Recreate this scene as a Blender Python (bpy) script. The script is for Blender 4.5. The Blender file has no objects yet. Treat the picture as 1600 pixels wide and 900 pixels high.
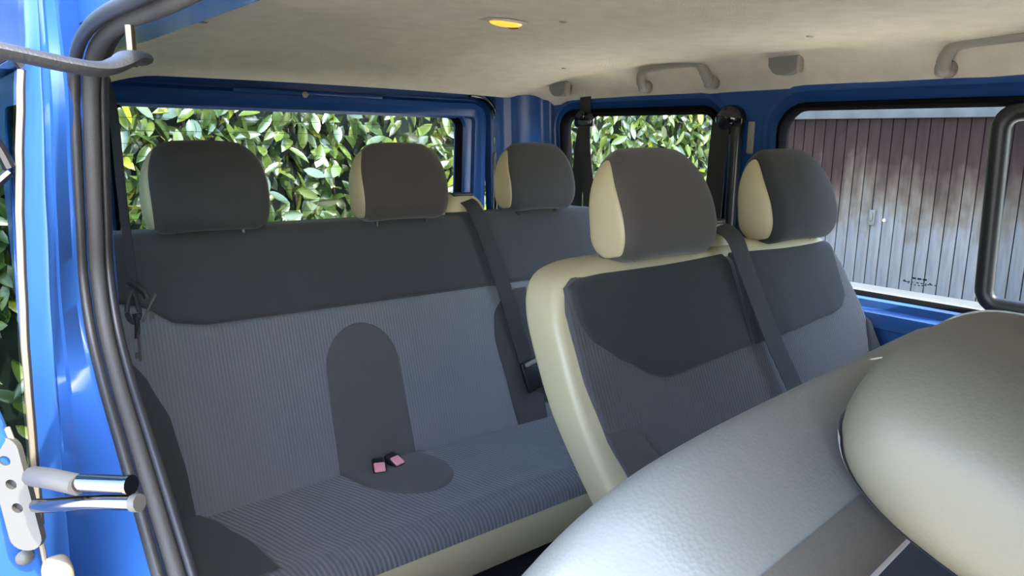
import bpy, bmesh, math, random
from mathutils import Vector, Matrix, Quaternion
from mathutils.geometry import tessellate_polygon
R = math.radians
sc = bpy.context.scene
col = sc.collection

# ------------------------------------------------------------------ camera
CAM = Vector((0, 0, 1.22)); FPX = 1160.0
yaw, pit, rol = R(38.9), R(-11.3), R(0.92)
Fv = Vector((math.sin(yaw)*math.cos(pit), math.cos(yaw)*math.cos(pit), math.sin(pit)))
R0 = Vector((math.cos(yaw), -math.sin(yaw), 0)); U0 = R0.cross(Fv)
Rv = R0*math.cos(rol)+U0*math.sin(rol); Uv = U0*math.cos(rol)-R0*math.sin(rol)
cd = bpy.data.cameras.new('camera'); cam = bpy.data.objects.new('camera', cd); col.objects.link(cam)
cd.sensor_width = 36; cd.lens = FPX/1600*36; cd.clip_start = 0.01; cd.clip_end = 500
M = Matrix((Rv, Uv, -Fv)).transposed().to_4x4(); M.translation = CAM
cam.matrix_world = M
sc.camera = cam
# ------------------------------------------------------------------ light
sc.view_settings.view_transform = 'Standard'; sc.view_settings.look = 'None'
sc.view_settings.gamma = 1; sc.view_settings.use_curve_mapping = False
sc.view_settings.exposure = 1.72
wd = bpy.data.worlds.new('sky'); sc.world = wd; wd.use_nodes = True
nt = wd.node_tree; nt.nodes.clear()
sky = nt.nodes.new('ShaderNodeTexSky'); sky.sky_type = 'NISHITA'; sky.sun_disc = False
sky.sun_elevation = R(50); sky.sun_rotation = R(180); sky.air_density = 1.0; sky.dust_density = 1.5
bg = nt.nodes.new('ShaderNodeBackground'); bg.inputs[1].default_value = 0.85
wo = nt.nodes.new('ShaderNodeOutputWorld')
nt.links.new(sky.outputs[0], bg.inputs[0]); nt.links.new(bg.outputs[0], wo.inputs[0])
sl = bpy.data.lights.new('sun', 'SUN'); sl.energy = 4.5; sl.angle = R(0.53); sl.color = (1, .95, .86)
sun = bpy.data.objects.new('sun', sl); col.objects.link(sun); sun.location = (0, -6, 8)
sun.rotation_euler = Vector((-.075, .64, -.77)).to_track_quat('-Z', 'Y').to_euler()

# ------------------------------------------------------------------ materials
def mat(name, base, rough=.5, metal=0., coat=0., noise=None, bump=None, spec=.5, sheen=0., emit=None):
    """noise=(scale, amount, other colour)  bump=(kind, scale, strength, dist)"""
    m = bpy.data.materials.new(name); m.use_nodes = True
    n = m.node_tree.nodes; L = m.node_tree.links; b = n['Principled BSDF']
    b.inputs['Base Color'].default_value = (*base, 1); b.inputs['Roughness'].default_value = rough
    b.inputs['Metallic'].default_value = metal; b.inputs['Coat Weight'].default_value = coat
    b.inputs['Coat Roughness'].default_value = .06
    b.inputs['Specular IOR Level'].default_value = spec
    b.inputs['Sheen Weight'].default_value = sheen
    tc = n.new('ShaderNodeTexCoord')
    if noise:
        t = n.new('ShaderNodeTexNoise'); t.inputs['Scale'].default_value = noise[0]; t.inputs['Detail'].default_value = 6
        L.new(tc.outputs['Object'], t.inputs['Vector'])
        r = n.new('ShaderNodeMapRange'); r.inputs[1].default_value = .38; r.inputs[2].default_value = .66
        r.inputs[4].default_value = noise[1]; L.new(t.outputs['Fac'], r.inputs[0])
        mx = n.new('ShaderNodeMix'); mx.data_type = 'RGBA'
        mx.inputs['A'].default_value = (*base, 1); mx.inputs['B'].default_value = (*noise[2], 1)
        L.new(r.outputs[0], mx.inputs['Factor']); L.new(mx.outputs['Result'], b.inputs['Base Color'])
    if bump:
        kind, s, st, d = bump
        bp = n.new('ShaderNodeBump'); bp.inputs['Strength'].default_value = st; bp.inputs['Distance'].default_value = d
        if kind == 'noise':
            t = n.new('ShaderNodeTexNoise'); t.inputs['Scale'].default_value = s; t.inputs['Detail'].default_value = 3
            L.new(tc.outputs['Object'], t.inputs['Vector']); L.new(t.outputs['Fac'], bp.inputs['Height'])
        elif kind == 'voronoi':
            t = n.new('ShaderNodeTexVoronoi'); t.inputs['Scale'].default_value = s
            L.new(tc.outputs['Object'], t.inputs['Vector']); L.new(t.outputs['Distance'], bp.inputs['Height'])
        L.new(bp.outputs[0], b.inputs['Normal'])
    if emit:
        b.inputs['Emission Color'].default_value = (*emit[0], 1); b.inputs['Emission Strength'].default_value = emit[1]
    m.diffuse_color = (*base, 1)
    return m

def mat_rib(name, base, dark, axis_vec, period, wob=.0, bst=.9):
    """ribbed velour: sine ribs across axis_vec (object space), colour lighter on the crests"""
    m = bpy.data.materials.new(name); m.use_nodes = True
    n = m.node_tree.nodes; L = m.node_tree.links; b = n['Principled BSDF']
    b.inputs['Roughness'].default_value = .85; b.inputs['Sheen Weight'].default_value = .25
    b.inputs['Specular IOR Level'].default_value = .2
    tc = n.new('ShaderNodeTexCoord')
    dt = n.new('ShaderNodeVectorMath'); dt.operation = 'DOT_PRODUCT'; dt.inputs[1].default_value = axis_vec
    L.new(tc.outputs['Object'], dt.inputs[0])
    ns = n.new('ShaderNodeTexNoise'); ns.inputs['Scale'].default_value = 5; L.new(tc.outputs['Object'], ns.inputs['Vector'])
    ad = n.new('ShaderNodeMath'); ad.operation = 'MULTIPLY_ADD'; ad.inputs[1].default_value = wob
    L.new(ns.outputs['Fac'], ad.inputs[0]); L.new(dt.outputs['Value'], ad.inputs[2])
    mu = n.new('ShaderNodeMath'); mu.operation = 'MULTIPLY'; mu.inputs[1].default_value = 2*math.pi/period
    L.new(ad.outputs[0], mu.inputs[0])
    si = n.new('ShaderNodeMath'); si.operation = 'SINE'; L.new(mu.outputs[0], si.inputs[0])
    mr = n.new('ShaderNodeMapRange'); mr.inputs[1].default_value = -1; L.new(si.outputs[0], mr.inputs[0])
    mx = n.new('ShaderNodeMix'); mx.data_type = 'RGBA'
    mx.inputs['A'].default_value = (*dark, 1); mx.inputs['B'].default_value = (*base, 1)
    L.new(mr.outputs[0], mx.inputs['Factor']); L.new(mx.outputs['Result'], b.inputs['Base Color'])
    bp = n.new('ShaderNodeBump'); bp.inputs['Strength'].default_value = bst; bp.inputs['Distance'].default_value = .002
    L.new(mr.outputs[0], bp.inputs['Height']); L.new(bp.outputs[0], b.inputs['Normal'])
    return m

def mat_glass(name, tint, refl=.06):
    m = bpy.data.materials.new(name); m.use_nodes = True
    n = m.node_tree.nodes; L = m.node_tree.links; n.clear()
    t = n.new('ShaderNodeBsdfTransparent'); t.inputs[0].default_value = (*tint, 1)
    g = n.new('ShaderNodeBsdfGlossy'); g.inputs['Roughness'].default_value = .01
    f = n.new('ShaderNodeFresnel'); f.inputs[0].default_value = 1.30
    mx = n.new('ShaderNodeMixShader'); o = n.new('ShaderNodeOutputMaterial')
    sc_ = n.new('ShaderNodeMath'); sc_.operation = 'MULTIPLY'; sc_.inputs[1].default_value = .12
    L.new(f.outputs[0], sc_.inputs[0]); L.new(sc_.outputs[0], mx.inputs[0]); L.new(t.outputs[0], mx.inputs[1]); L.new(g.outputs[0], mx.inputs[2])
    L.new(mx.outputs[0], o.inputs[0])
    return m

M_ = {}
M_['paint'] = mat('blue_paint', (.018, .064, .215), .24, noise=(3, .25, (.020, .069, .23)), spec=.28)
M_['liner'] = mat('headliner_felt', (.74, .665, .53), .95, noise=(22, .55, (.63, .56, .44)), bump=('noise', 260, .5, .003), spec=.1)
M_['dark'] = mat('charcoal_fabric', (.052, .053, .056), .9, noise=(30, .5, (.046, .047, .050)), bump=('noise', 900, .25, .001), spec=.15, sheen=.15)
M_['brown'] = mat('taupe_fabric', (.065, .057, .054), .9, noise=(30, .5, (.058, .052, .050)), bump=('noise', 900, .25, .001), spec=.15, sheen=.2)
M_['rib_back'] = mat_rib('ribbed_back_fabric', (.155, .163, .178), (.140, .147, .161), (1, 0, 0), .0075, .004, .4)
M_['rib_seat'] = mat_rib('ribbed_seat_fabric', (.140, .150, .165), (.085, .094, .108), (.96, .26, 0), .0095, .02)
M_['vinyl'] = mat('beige_vinyl', (.40, .345, .22), .42, bump=('voronoi', 420, .12, .001), spec=.4)
M_['vinyl_back_shaded'] = mat('shaded_back_vinyl', (.094, .085, .060), .5, noise=(6, .4, (.108, .094, .062)), bump=('voronoi', 420, .10, .001), spec=.35)  # seat vinyl darkened to stand for shade on the folded seat's headrest
M_['vinyl_shaded'] = mat('shaded_grained_vinyl', (.128, .122, .104), .40, bump=('voronoi', 420, .14, .001), spec=.45)  # same seat vinyl, shade over the folded backrest put into its colour
M_['rubber'] = mat('black_rubber', (.016, .016, .016), .45, bump=('noise', 500, .3, .001))
M_['rubber_grey'] = mat('grey_flocked_rubber', (.028, .027, .025), .6, bump=('noise', 900, .5, .001))
M_['black'] = mat('black_plastic', (.012, .012, .014), .4)
M_['gloss'] = mat('gloss_black_plastic', (.006, .006, .008), .12, coat=.5)
M_['seal'] = mat('matt_black_seal', (.006, .006, .007), .8, spec=.0)
M_['apron'] = mat('grey_apron_concrete', (.19, .175, .145), .9, noise=(3, .6, (.16, .147, .12)))
M_['taupe_vinyl'] = mat('taupe_edge_vinyl', (.075, .064, .052), .5, bump=('voronoi', 420, .1, .001), spec=.3)
M_['arch'] = mat('mid_grey_fabric', (.088, .090, .092), .9, noise=(30, .5, (.078, .080, .083)), bump=('noise', 900, .25, .001), spec=.15, sheen=.15)
M_['dark_shaded'] = mat('charcoal_shaded_fabric', (.029, .031, .033), .9, noise=(30, .5, (.025, .027, .029)), bump=('noise', 900, .25, .001), spec=.15, sheen=.1)  # same charcoal fabric, darkened to paint in dimmer light on these seats
M_['belt'] = mat('belt_webbing', (.018, .018, .020), .75, bump=('noise', 700, .4, .001))
M_['chrome'] = mat('polished_steel', (.17, .165, .16), .12, 1.0)
M_['brass'] = mat('zinc_pin', (.15, .12, .075), .3, 1.0)
M_['steel'] = mat('cast_grey_steel', (.050, .048, .043), .55, .0)
M_['cream'] = mat('cream_rubber', (.19, .165, .12), .6)
M_['pink'] = mat('faded_red_button', (.85, .33, .38), .45)
M_['greyplastic'] = mat('grey_beige_plastic', (.30, .28, .23), .45)
M_['hook'] = mat('grey_hook_plastic', (.19, .19, .165), .5)
M_['amber'] = mat('amber_lens', (.9, .35, .05), .2, emit=((1, .27, .03), .75))
M_['rust'] = mat('rusty_spot', (.22, .06, .03), .7)
M_['floor'] = mat('navy_carpet', (.012, .013, .018), .95, noise=(40, .6, (.008, .009, .013)))
M_['concrete'] = mat('sunlit_concrete', (.62, .54, .42), .9, noise=(2.5, .6, (.53, .46, .36)), bump=('noise', 60, .3, .01))
M_['plaster'] = mat('grey_plaster', (.060, .064, .066), .9, spec=.1, noise=(5, .5, (.033, .036, .037)))
M_['glass'] = mat_glass('clear_glass', (.93, .96, .95))
M_['glass_tint'] = mat_glass('tinted_glass', (.80, .84, .84))
M_['glass_dark'] = mat_glass('dark_glass', (.45, .52, .5))
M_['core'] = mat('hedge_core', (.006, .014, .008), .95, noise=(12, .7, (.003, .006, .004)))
M_['twig'] = mat('hedge_twig', (.08, .055, .035), .8)
M_['print'] = mat('black_print', (.01, .01, .01), .6)
M_['sticker'] = mat('pale_film', (.62, .60, .52), .6)
LEAF = [mat('leaf_deep', (.024, .047, .011), .28, coat=.5, noise=(9, .6, (.036, .064, .014))),
        mat('leaf_mid', (.056, .088, .017), .28, coat=.5, noise=(9, .6, (.076, .108, .021))),
        mat('leaf_young', (.15, .17, .015), .34, coat=.3, noise=(9, .5, (.12, .15, .016)))]
for m in LEAF:
    n = m.node_tree.nodes; b = n['Principled BSDF']; L = m.node_tree.links
    tr = n.new('ShaderNodeBsdfTranslucent'); mx = n.new('ShaderNodeMixShader'); mx.inputs[0].default_value = .22
    src = b.inputs['Base Color'].links[0].from_socket
    L.new(src, tr.inputs[0]); L.new(b.outputs[0], mx.inputs[1]); L.new(tr.outputs[0], mx.inputs[2])
    L.new(mx.outputs[0], n['Material Output'].inputs[0])

def mat_board():
    m = bpy.data.materials.new('weathered_boards'); m.use_nodes = True
    n = m.node_tree.nodes; L = m.node_tree.links; b = n['Principled BSDF']; b.inputs['Roughness'].default_value = .85; b.inputs['Specular IOR Level'].default_value = .05
    g = n.new('ShaderNodeNewGeometry'); sp = n.new('ShaderNodeSeparateXYZ'); L.new(g.outputs['Position'], sp.inputs[0])
    def noise(scale, detail, vec):
        mp = n.new('ShaderNodeMapping'); mp.inputs['Scale'].default_value = vec; L.new(g.outputs['Position'], mp.inputs[0])
        t = n.new('ShaderNodeTexNoise'); t.inputs['Scale'].default_value = scale; t.inputs['Detail'].default_value = detail
        L.new(mp.outputs[0], t.inputs['Vector']); return t
    t1 = noise(3, 8, (1, 1.6, .35)); t2 = noise(22, 6, (1, 1, .12)); t3 = noise(7, 8, (1, 1, 1))
    # wood stain survives above, paint faded grey below: ragged border with drips
    a = n.new('ShaderNodeMath'); a.operation = 'MULTIPLY_ADD'; a.inputs[1].default_value = 1.3
    L.new(t1.outputs['Fac'], a.inputs[0]); L.new(sp.outputs['Z'], a.inputs[2])
    a2 = n.new('ShaderNodeMath'); a2.operation = 'MULTIPLY_ADD'; a2.inputs[1].default_value = .5
    L.new(t3.outputs['Fac'], a2.inputs[0]); L.new(a.outputs[0], a2.inputs[2])
    cr = n.new('ShaderNodeValToRGB'); e = cr.color_ramp
    mr = n.new('ShaderNodeMapRange'); mr.inputs[1].default_value = .2; mr.inputs[2].default_value = 2.4
    L.new(a2.outputs[0], mr.inputs[0]); L.new(mr.outputs[0], cr.inputs[0])
    e.elements[0].position = 0; e.elements[0].color = (.115, .110, .112, 1)
    e.elements[1].position = 1; e.elements[1].color = (.016, .0095, .0085, 1)
    for p, c in ((.38, (.105, .100, .102, 1)), (.50, (.078, .064, .052, 1)), (.62, (.050, .036, .028, 1)), (.78, (.021, .0125, .011, 1))):
        q = e.elements.new(p); q.color = c
    mx = n.new('ShaderNodeMix'); mx.data_type = 'RGBA'; mx.blend_type = 'MULTIPLY'; mx.inputs['Factor'].default_value = .45
    L.new(cr.outputs[0], mx.inputs['A']); 
    c2 = n.new('ShaderNodeMapRange'); c2.inputs[1].default_value = .3; c2.inputs[2].default_value = .6; c2.inputs[3].default_value = .5
    L.new(t2.outputs['Fac'], c2.inputs[0]); L.new(c2.outputs[0], mx.inputs['B'])
    L.new(mx.outputs['Result'], b.inputs['Base Color'])
    return m
M_['board'] = mat_board()

# ------------------------------------------------------------------ helpers
def tag(o, label=None, cat=None, group=None, kind=None):
    if label: o['label'] = label
    if cat: o['category'] = cat
    if group: o['group'] = group
    if kind: o['kind'] = kind
    return o
def empty(name, loc):
    o = bpy.data.objects.new(name, None); col.objects.link(o); o.location = loc; o.empty_display_size = .05
    return o
def world_loc(o):
    v = Vector((0, 0, 0))
    while o: v = v+o.location; o = o.parent
    return v
def obj(name, verts, faces, m, parent=None, smooth=True, origin=None, sharp=40):
    """verts are world coordinates; the mesh is stored relative to its origin"""
    pl = world_loc(parent) if parent else Vector((0, 0, 0))
    org = Vector(origin) if origin is not None else (pl if parent else Vector((0, 0, 0)))
    me = bpy.data.meshes.new(name)
    me.from_pydata([tuple(Vector(v)-org) for v in verts], [], faces)
    bm = bmesh.new(); bm.from_mesh(me); bmesh.ops.remove_doubles(bm, verts=bm.verts[:], dist=1e-6); bmesh.ops.recalc_face_normals(bm, faces=bm.faces[:]); bm.to_mesh(me); bm.free()
    me.materials.append(M_[m] if isinstance(m, str) else m)
    if smooth:
        me.polygons.foreach_set('use_smooth', [True]*len(me.polygons))
        me.set_sharp_from_angle(angle=R(sharp))
    o = bpy.data.objects.new(name, me); col.objects.link(o); o.parent = parent
    o.location = org-pl if parent else org
    return o
class MB:
    def __init__(s): s.v = []; s.f = []
    def add(s, v, f):
        k = len(s.v); s.v += [Vector(p) for p in v]; s.f += [tuple(i+k for i in q) for q in f]; return s
    def grid(s, fn, nu, nv, cu=False, cv=False):
        k = len(s.v); NU = nu if cu else nu+1; NV = nv if cv else nv+1
        for i in range(NU):
            for j in range(NV): s.v.append(Vector(fn(i/nu, j/nv)))
        for i in range(nu):
            for j in range(nv):
                a = i*NV+j; b = ((i+1) % NU)*NV+j; c = ((i+1) % NU)*NV+(j+1) % NV; d = i*NV+(j+1) % NV
                s.f.append((k+a, k+b, k+c, k+d))
        return s
    def loops(s, loops, cap0=True, cap1=True, closed=True):
        k = len(s.v); n = len(loops[0])
        for l in loops: s.v += [Vector(p) for p in l]
        for i in range(len(loops)-1):
            for j in range(n if closed else n-1):
                a = k+i*n+j; b = k+i*n+(j+1) % n
                s.f.append((a, b, b+n, a+n))
        if cap0: s.f.append(tuple(k+j for j in range(n))[::-1])
        if cap1: s.f.append(tuple(k+(len(loops)-1)*n+j for j in range(n)))
        return s
    def tube(s, path, rad, n=10, closed=False, sy=1.0, up=(0, 0, 1)):
        P = [Vector(p) for p in path]; N = len(P); L = []; up = Vector(up)
        for i in range(N):
            t = (P[(i+1) % N]-P[i-1]) if closed else (P[min(i+1, N-1)]-P[max(i-1, 0)])
            t.normalize(); a = t.cross(up)
            if a.length < 1e-3: a = t.cross(Vector((1, 0, 0)))
            a.normalize(); b = t.cross(a).normalized()
            r = rad[i] if isinstance(rad, (list, tuple)) else rad
            L.append([P[i]+a*r*math.cos(2*math.pi*j/n)+b*r*sy*math.sin(2*math.pi*j/n) for j in range(n)])
        if closed: L.append(L[0]); return s.loops(L, False, False)
        return s.loops(L)
    def rbox(s, c, size, r=.01, rot=None, n=3):
        """rounded box: stack of rounded-rect loops"""
        c = Vector(c); hx, hy, hz = size[0]/2, size[1]/2, size[2]/2; r = min(r, hx*.99, hy*.99, hz*.99)
        L = []
        zs = [(-hz+r-r*math.cos(a), r-r*math.sin(a)) for a in [math.pi/2*i/n for i in range(n+1)]]
        zs = zs+[(-z, ins) for z, ins in zs[::-1]]
        for z, ins in zs:
            l = []
            for q, (sx, sy) in enumerate(((1, 1), (-1, 1), (-1, -1), (1, -1))):
                for i in range(n+1):
                    a = math.pi/2*(q+i/n); rr = r-ins
                    l.append((sx*(hx-r)+rr*math.cos(a), sy*(hy-r)+rr*math.sin(a), z))
            L.append(l)
        if rot is not None: L = [[rot@Vector(p)+c for p in l] for l in L]
        else: L = [[Vector(p)+c for p in l] for l in L]
        return s.loops(L)
    def build(s, name, m, parent=None, **k): return obj(name, s.v, s.f, m, parent, **k)
def cr(pts, n=8, closed=False):
    """Catmull-Rom through points"""
    P = [Vector(p) for p in pts]; N = len(P); out = []
    for i in range(N if closed else N-1):
        g = (lambda k: P[k % N]) if closed else (lambda k: P[max(0, min(N-1, k))])
        a, b, c, d = g(i-1), g(i), g(i+1), g(i+2)
        for j in range(n):
            t = j/n
            out.append(.5*((2*b)+(c-a)*t+(2*a-5*b+4*c-d)*t*t+(3*b-a-3*c+d)*t**3))
    if not closed: out.append(P[-1])
    return out
def rrect(x0, x1, y0, y1, r, n=6):
    out = []
    for (cx, cy, a0) in ((x1-r, y1-r, 0), (x0+r, y1-r, 90), (x0+r, y0+r, 180), (x1-r, y0+r, 270)):
        for i in range(n+1):
            a = R(a0+90*i/n); out.append((cx+r*math.cos(a), cy+r*math.sin(a)))
    return out
def offset2(poly, d):
    """inset a ccw polygon by d"""
    out = []; N = len(poly)
    for i in range(N):
        p = Vector(poly[i]); a = (p-Vector(poly[i-1])); b = (Vector(poly[(i+1) % N])-p)
        if a.length < 1e-9: a = b
        if b.length < 1e-9: b = a
        n1 = Vector((-a.y, a.x)).normalized(); n2 = Vector((-b.y, b.x)).normalized(); m = n1+n2
        if m.length < 1e-6: m = n1
        m.normalize(); k = d/max(.35, m.dot(n1)); out.append(tuple(p+m*k))
    return out
def lerp(a, b, t): return a+(b-a)*t
def interp(x, pts):
    if x <= pts[0][0]: return pts[0][1]
    for (a, b), (c, d) in zip(pts, pts[1:]):
        if x <= c:
            t = (x-a)/(c-a); t = t*t*(3-2*t)*.5+t*.5
            return b+(d-b)*t
    return pts[-1][1]
def panel_holes(mb, outer, holes, f0, f1):
    """flat sheet with holes; f0(u,v), f1(u,v) give the two faces"""
    loops = [outer]+holes
    tri = tessellate_polygon([[Vector((u, v, 0)) for u, v in l] for l in loops])
    flat = [p for l in loops for p in l]; k = len(mb.v); n = len(flat)
    mb.v += [Vector(f0(*p)) for p in flat]+[Vector(f1(*p)) for p in flat]
    for t in tri:
        mb.f.append(tuple(k+i for i in t)); mb.f.append(tuple(k+n+i for i in t[::-1]))
    o = 0
    for l in loops:
        for i in range(len(l)):
            a = k+o+i; b = k+o+(i+1) % len(l); mb.f.append((a, b, b+n, a+n))
        o += len(l)
    return mb
def ring(mb, loop, prof, fn):
    """sweep closed profile [(inset, depth)] round a 2D loop; fn(u,v,depth) -> world"""
    ls = [[fn(*p, dep) for p in offset2(loop, ins)] for ins, dep in prof]
    ls.append(ls[0]); return mb.loops(ls, False, False)
def prism(mb, outline, layers, fn):
    """stack of inset outlines; fn(u,v,depth) -> world"""
    return mb.loops([[fn(*p, dep) for p in offset2(outline, ins)] for ins, dep in layers])
def round_layers(depth, r, n=4):
    a = [(r-r*math.sin(math.pi/2*i/n), r-r*math.cos(math.pi/2*i/n)) for i in range(n+1)]
    return a+[(i, depth-d) for i, d in a[::-1]]
def patch(mb, xs, zlo, zhi, surf, h, nu=40, nv=24, r=.012, sink=.004):
    """upholstery panel on surf(x,z,height): x in xs, z between two curves, edges rolled down into the seam"""
    x0, x1 = xs
    def fn(s, t):
        # finer rows near the borders
        s2 = .5-.5*math.cos(math.pi*s); t2 = .5-.5*math.cos(math.pi*t)
        x = lerp(x0, x1, s2); a, b = zlo(x), zhi(x); z = lerp(a, b, t2)
        e = min(min(s2, 1-s2)*(x1-x0), min(t2, 1-t2)*abs(b-a))
        q = min(e/r, 1); hh = -sink+(h+sink)*math.sqrt(max(0, 1-(1-q)**2))
        return surf(x, z, hh)
    return mb.grid(fn, nu, nv)
def ribbon(mb, path, wdir, w, th=.0018):
    P = [Vector(p) for p in path]; L = []
    for i, p in enumerate(P):
        t = (P[min(i+1, len(P)-1)]-P[max(i-1, 0)]).normalized()
        d = wdir[i] if isinstance(wdir, list) else wdir
        d = Vector(d); d = (d-t*d.dot(t)).normalized(); nrm = t.cross(d)
        ww = w[i] if isinstance(w, list) else w
        L.append([p+d*ww/2+nrm*th/2, p-d*ww/2+nrm*th/2, p-d*ww/2-nrm*th/2, p+d*ww/2-nrm*th/2])
    return mb.loops(L)
def px(p):
    d = Vector(p)-CAM; z = d.dot(Fv)
    return (800+FPX*d.dot(Rv)/z, 450-FPX*d.dot(Uv)/z, z)

# ================================================================== SETTING
# ---- ground and van floor
g = MB(); g.add([(-60, -60, -.55), (60, -60, -.55), (60, 60, -.55), (-60, 60, -.55)], [(0, 1, 2, 3)])
tag(g.build('ground', 'concrete', smooth=False), 'pale concrete yard around the van', kind='structure')
g = MB(); g.rbox((1.0, .1, -.03), (1.62, 4.3, .06), .01)
tag(g.build('floor', 'floor'), 'dark carpeted floor of the van', kind='structure')

# ---- ceiling (headliner shell)
XL, XR, YB, YF = .22, 1.752, 2.045, -1.7
def zc(x, y):
    z = 1.446-.010*((x-1.0)/.75)**2
    q = max(0, (x-1.58)/(XR-1.58)); z -= .004*q+.080*q**3.4
    q = max(0, (.50-x)/(.50-XL)); z -= .100*q**1.6
    q = max(0, (y-1.42)/(YB-1.42)); z -= .080*q**1.8*max(0, 1-.75*max(0, (x-1.60)/(XR-1.60))**1.5)
    # pressed hollows round handles and hooks
    for (yc, w) in ((1.40, .13), (.52, .16), (1.80, .10), (1.00, .13)):
        d = ((y-yc)/w)**6+((x-1.70)/.045)**6
        z += .012*math.exp(-d)*max(0, 1-max(0, (x-1.60)/(XR-1.60))**5)
    # swage lines across the roof
    z -= .004*math.exp(-((y-.62)/.05)**2)+.003*math.exp(-((y-1.32)/.05)**2)
    return z
ceil = MB()
ceil.grid(lambda u, v: (lerp(XL, XR, u), lerp(YF, YB, v), zc(lerp(XL, XR, u), lerp(YF, YB, v))), 70, 150)
ceil.grid(lambda u, v: (lerp(XL, XR, u), lerp(YF, YB, v), zc(lerp(XL, XR, u), lerp(YF, YB, v))+.012), 70, 150)
CE = tag(ceil.build('ceiling', 'liner', sharp=60), 'beige-grey felt headliner of the van roof', kind='structure')
rf = MB(); rf.grid(lambda u, v: (lerp(.145, 1.785, u), lerp(-1.75, 2.2, v), 1.50-.05*(2*u-1)**4-.03*max(0, (v-.85)/.15)**2), 12, 12)
rf.grid(lambda u, v: (lerp(.145, 1.785, u), lerp(-1.75, 2.2, v), 1.515-.05*(2*u-1)**4-.03*max(0, (v-.85)/.15)**2), 12, 12)
tag(rf.build('roof', 'paint'), 'blue outer roof skin of the van', kind='structure')
# small clips and stains in the headliner
def clip(x, y, r, m, name, sx=1.):
    z = zc(x, y); b = MB()
    b.grid(lambda u, v: (x+r*sx*v*math.cos(2*math.pi*u), y+r*v*math.sin(2*math.pi*u), z-.003*math.sqrt(max(0, 1-v*v))), 14, 4, cu=True)
    b.build(name, m, CE)
for (x, y, s) in ((1.02, 1.12, 1.8), (1.52, 1.66, 1.5), (1.50, .88, 2.2)):
    clip(x, y, .006, 'greyplastic', 'trim_clip', s)
clip(1.00, 1.25, .008, 'rust', 'rust_stain', 1.8)
clip(.47, 1.55, .009, 'hook', 'trim_clip', 1.6)

# ---- right side wall with two window openings
def xw(z):  # tumblehome
    return 1.795-.10*max(0, z-.90)**1.0-.06*max(0, .0)
def fw(u, v, d): return (xw(v)+d, u, v)
W2 = rrect(1.275, 1.925, .865, 1.318, .065)
W3 = rrect(-.02, 1.098, .852, 1.318, .075)
WCAB = rrect(-1.25, -.35, .85, 1.30, .08)
b = MB()
outer = [(-1.7, -.05), (2.02, -.05), (2.02, 1.375), (1.2, 1.385), (-1.7, 1.385)]
pw2 = offset2(W2, -.038); pw3 = offset2(W3, -.048)
panel_holes(b, outer, [pw2[::-1], pw3[::-1], WCAB[::-1]], lambda u, v: fw(u, v, 0), lambda u, v: fw(u, v, .012))
WR = tag(b.build('wall_right', 'paint', smooth=False), 'blue painted side wall of the van opposite the sliding door', kind='structure')
bz = [(0, -.002), (.006, -.006), (.014, -.004), (.018, .004), (.034, .010), (.038, .016), (.038, .03), (0, .03)]
for lp, kk in ((pw2, 1.), (pw3, 1.27)):
    bb = MB(); ring(bb, lp, [(i*kk, d) for i, d in bz], fw); bb.build('window_flange', 'paint', WR)
# ledge below the window, lower blue pressings
b = MB()
prof = [(.0, .86), (-.022, .855), (-.03, .838), (-.055, .832), (-.065, .815), (-.065, .80), (-.035, .79), (-.03, .72), (-.06, .70), (-.06, .2), (0, .2)]
b.loops([[(xw(z)+d-.002, y, z) for d, z in prof] for y in (-1.6, -.5, .3, .8, 1.3, 1.9)])
b.build('sill_ledge', 'paint', WR)
# pillar pressing between the windows (outlet slot)
b = MB(); b.rbox((xw(1.23)-.004, 1.176, 1.235), (.008, .020, .085), .0039); b.build('pillar_plug', 'greyplastic', WR)
b = MB(); b.tube([(xw(z)-.001, 1.215+.004*math.sin(z*9), z) for z in [1.31-.03*i for i in range(15)]], .006, 8); b.build('pillar_bead', 'paint', WR)

# windows in the right wall
def window(name, label, loop, glassmat, rub=.016):
    e = empty(name, (xw(1.1)+.02, sum(p[0] for p in loop)/len(loop), .87)); tag(e, label, kind='structure')
    b = MB(); ring(b, loop, [(-.004, .0), (-.002, -.006), (.008, -.008), (rub, -.002), (rub+.004, .012), (rub, .03), (-.004, .03)], fw); b.build('rubber_seal', 'seal', e)
    return e
w2 = window('window_2', 'small fixed quarter window with rounded corners beside the rear corner', W2, 'glass')
b = MB(); prism(b, offset2(W2, .004), [(0, .014), (0, .018)], fw); b.build('pane', 'glass', w2, smooth=False)
w3 = window('window_3', 'long sliding side window with black frame facing the garage', W3, 'glass_tint', .012)
fixed = rrect(.575, 1.098, .856, 1.314, .06)
b = MB(); prism(b, fixed, [(0, .014), (0, .018)], fw); b.build('pane', 'glass', w3, smooth=False)
slide = rrect(.0, .606, .866, 1.312, .055, 8)
ctr = offset2(slide, .020)
b = MB(); ring(b, ctr, [(.019*math.cos(2*math.pi*i/14), -.008+.017*math.sin(2*math.pi*i/14)) for i in range(14)], fw)
b.build('sliding_frame', 'black', w3)
b = MB(); prism(b, offset2(slide, .022), [(0, .0), (0, .004)], fw); b.build('pane', 'glass_tint', w3, smooth=False)
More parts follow.
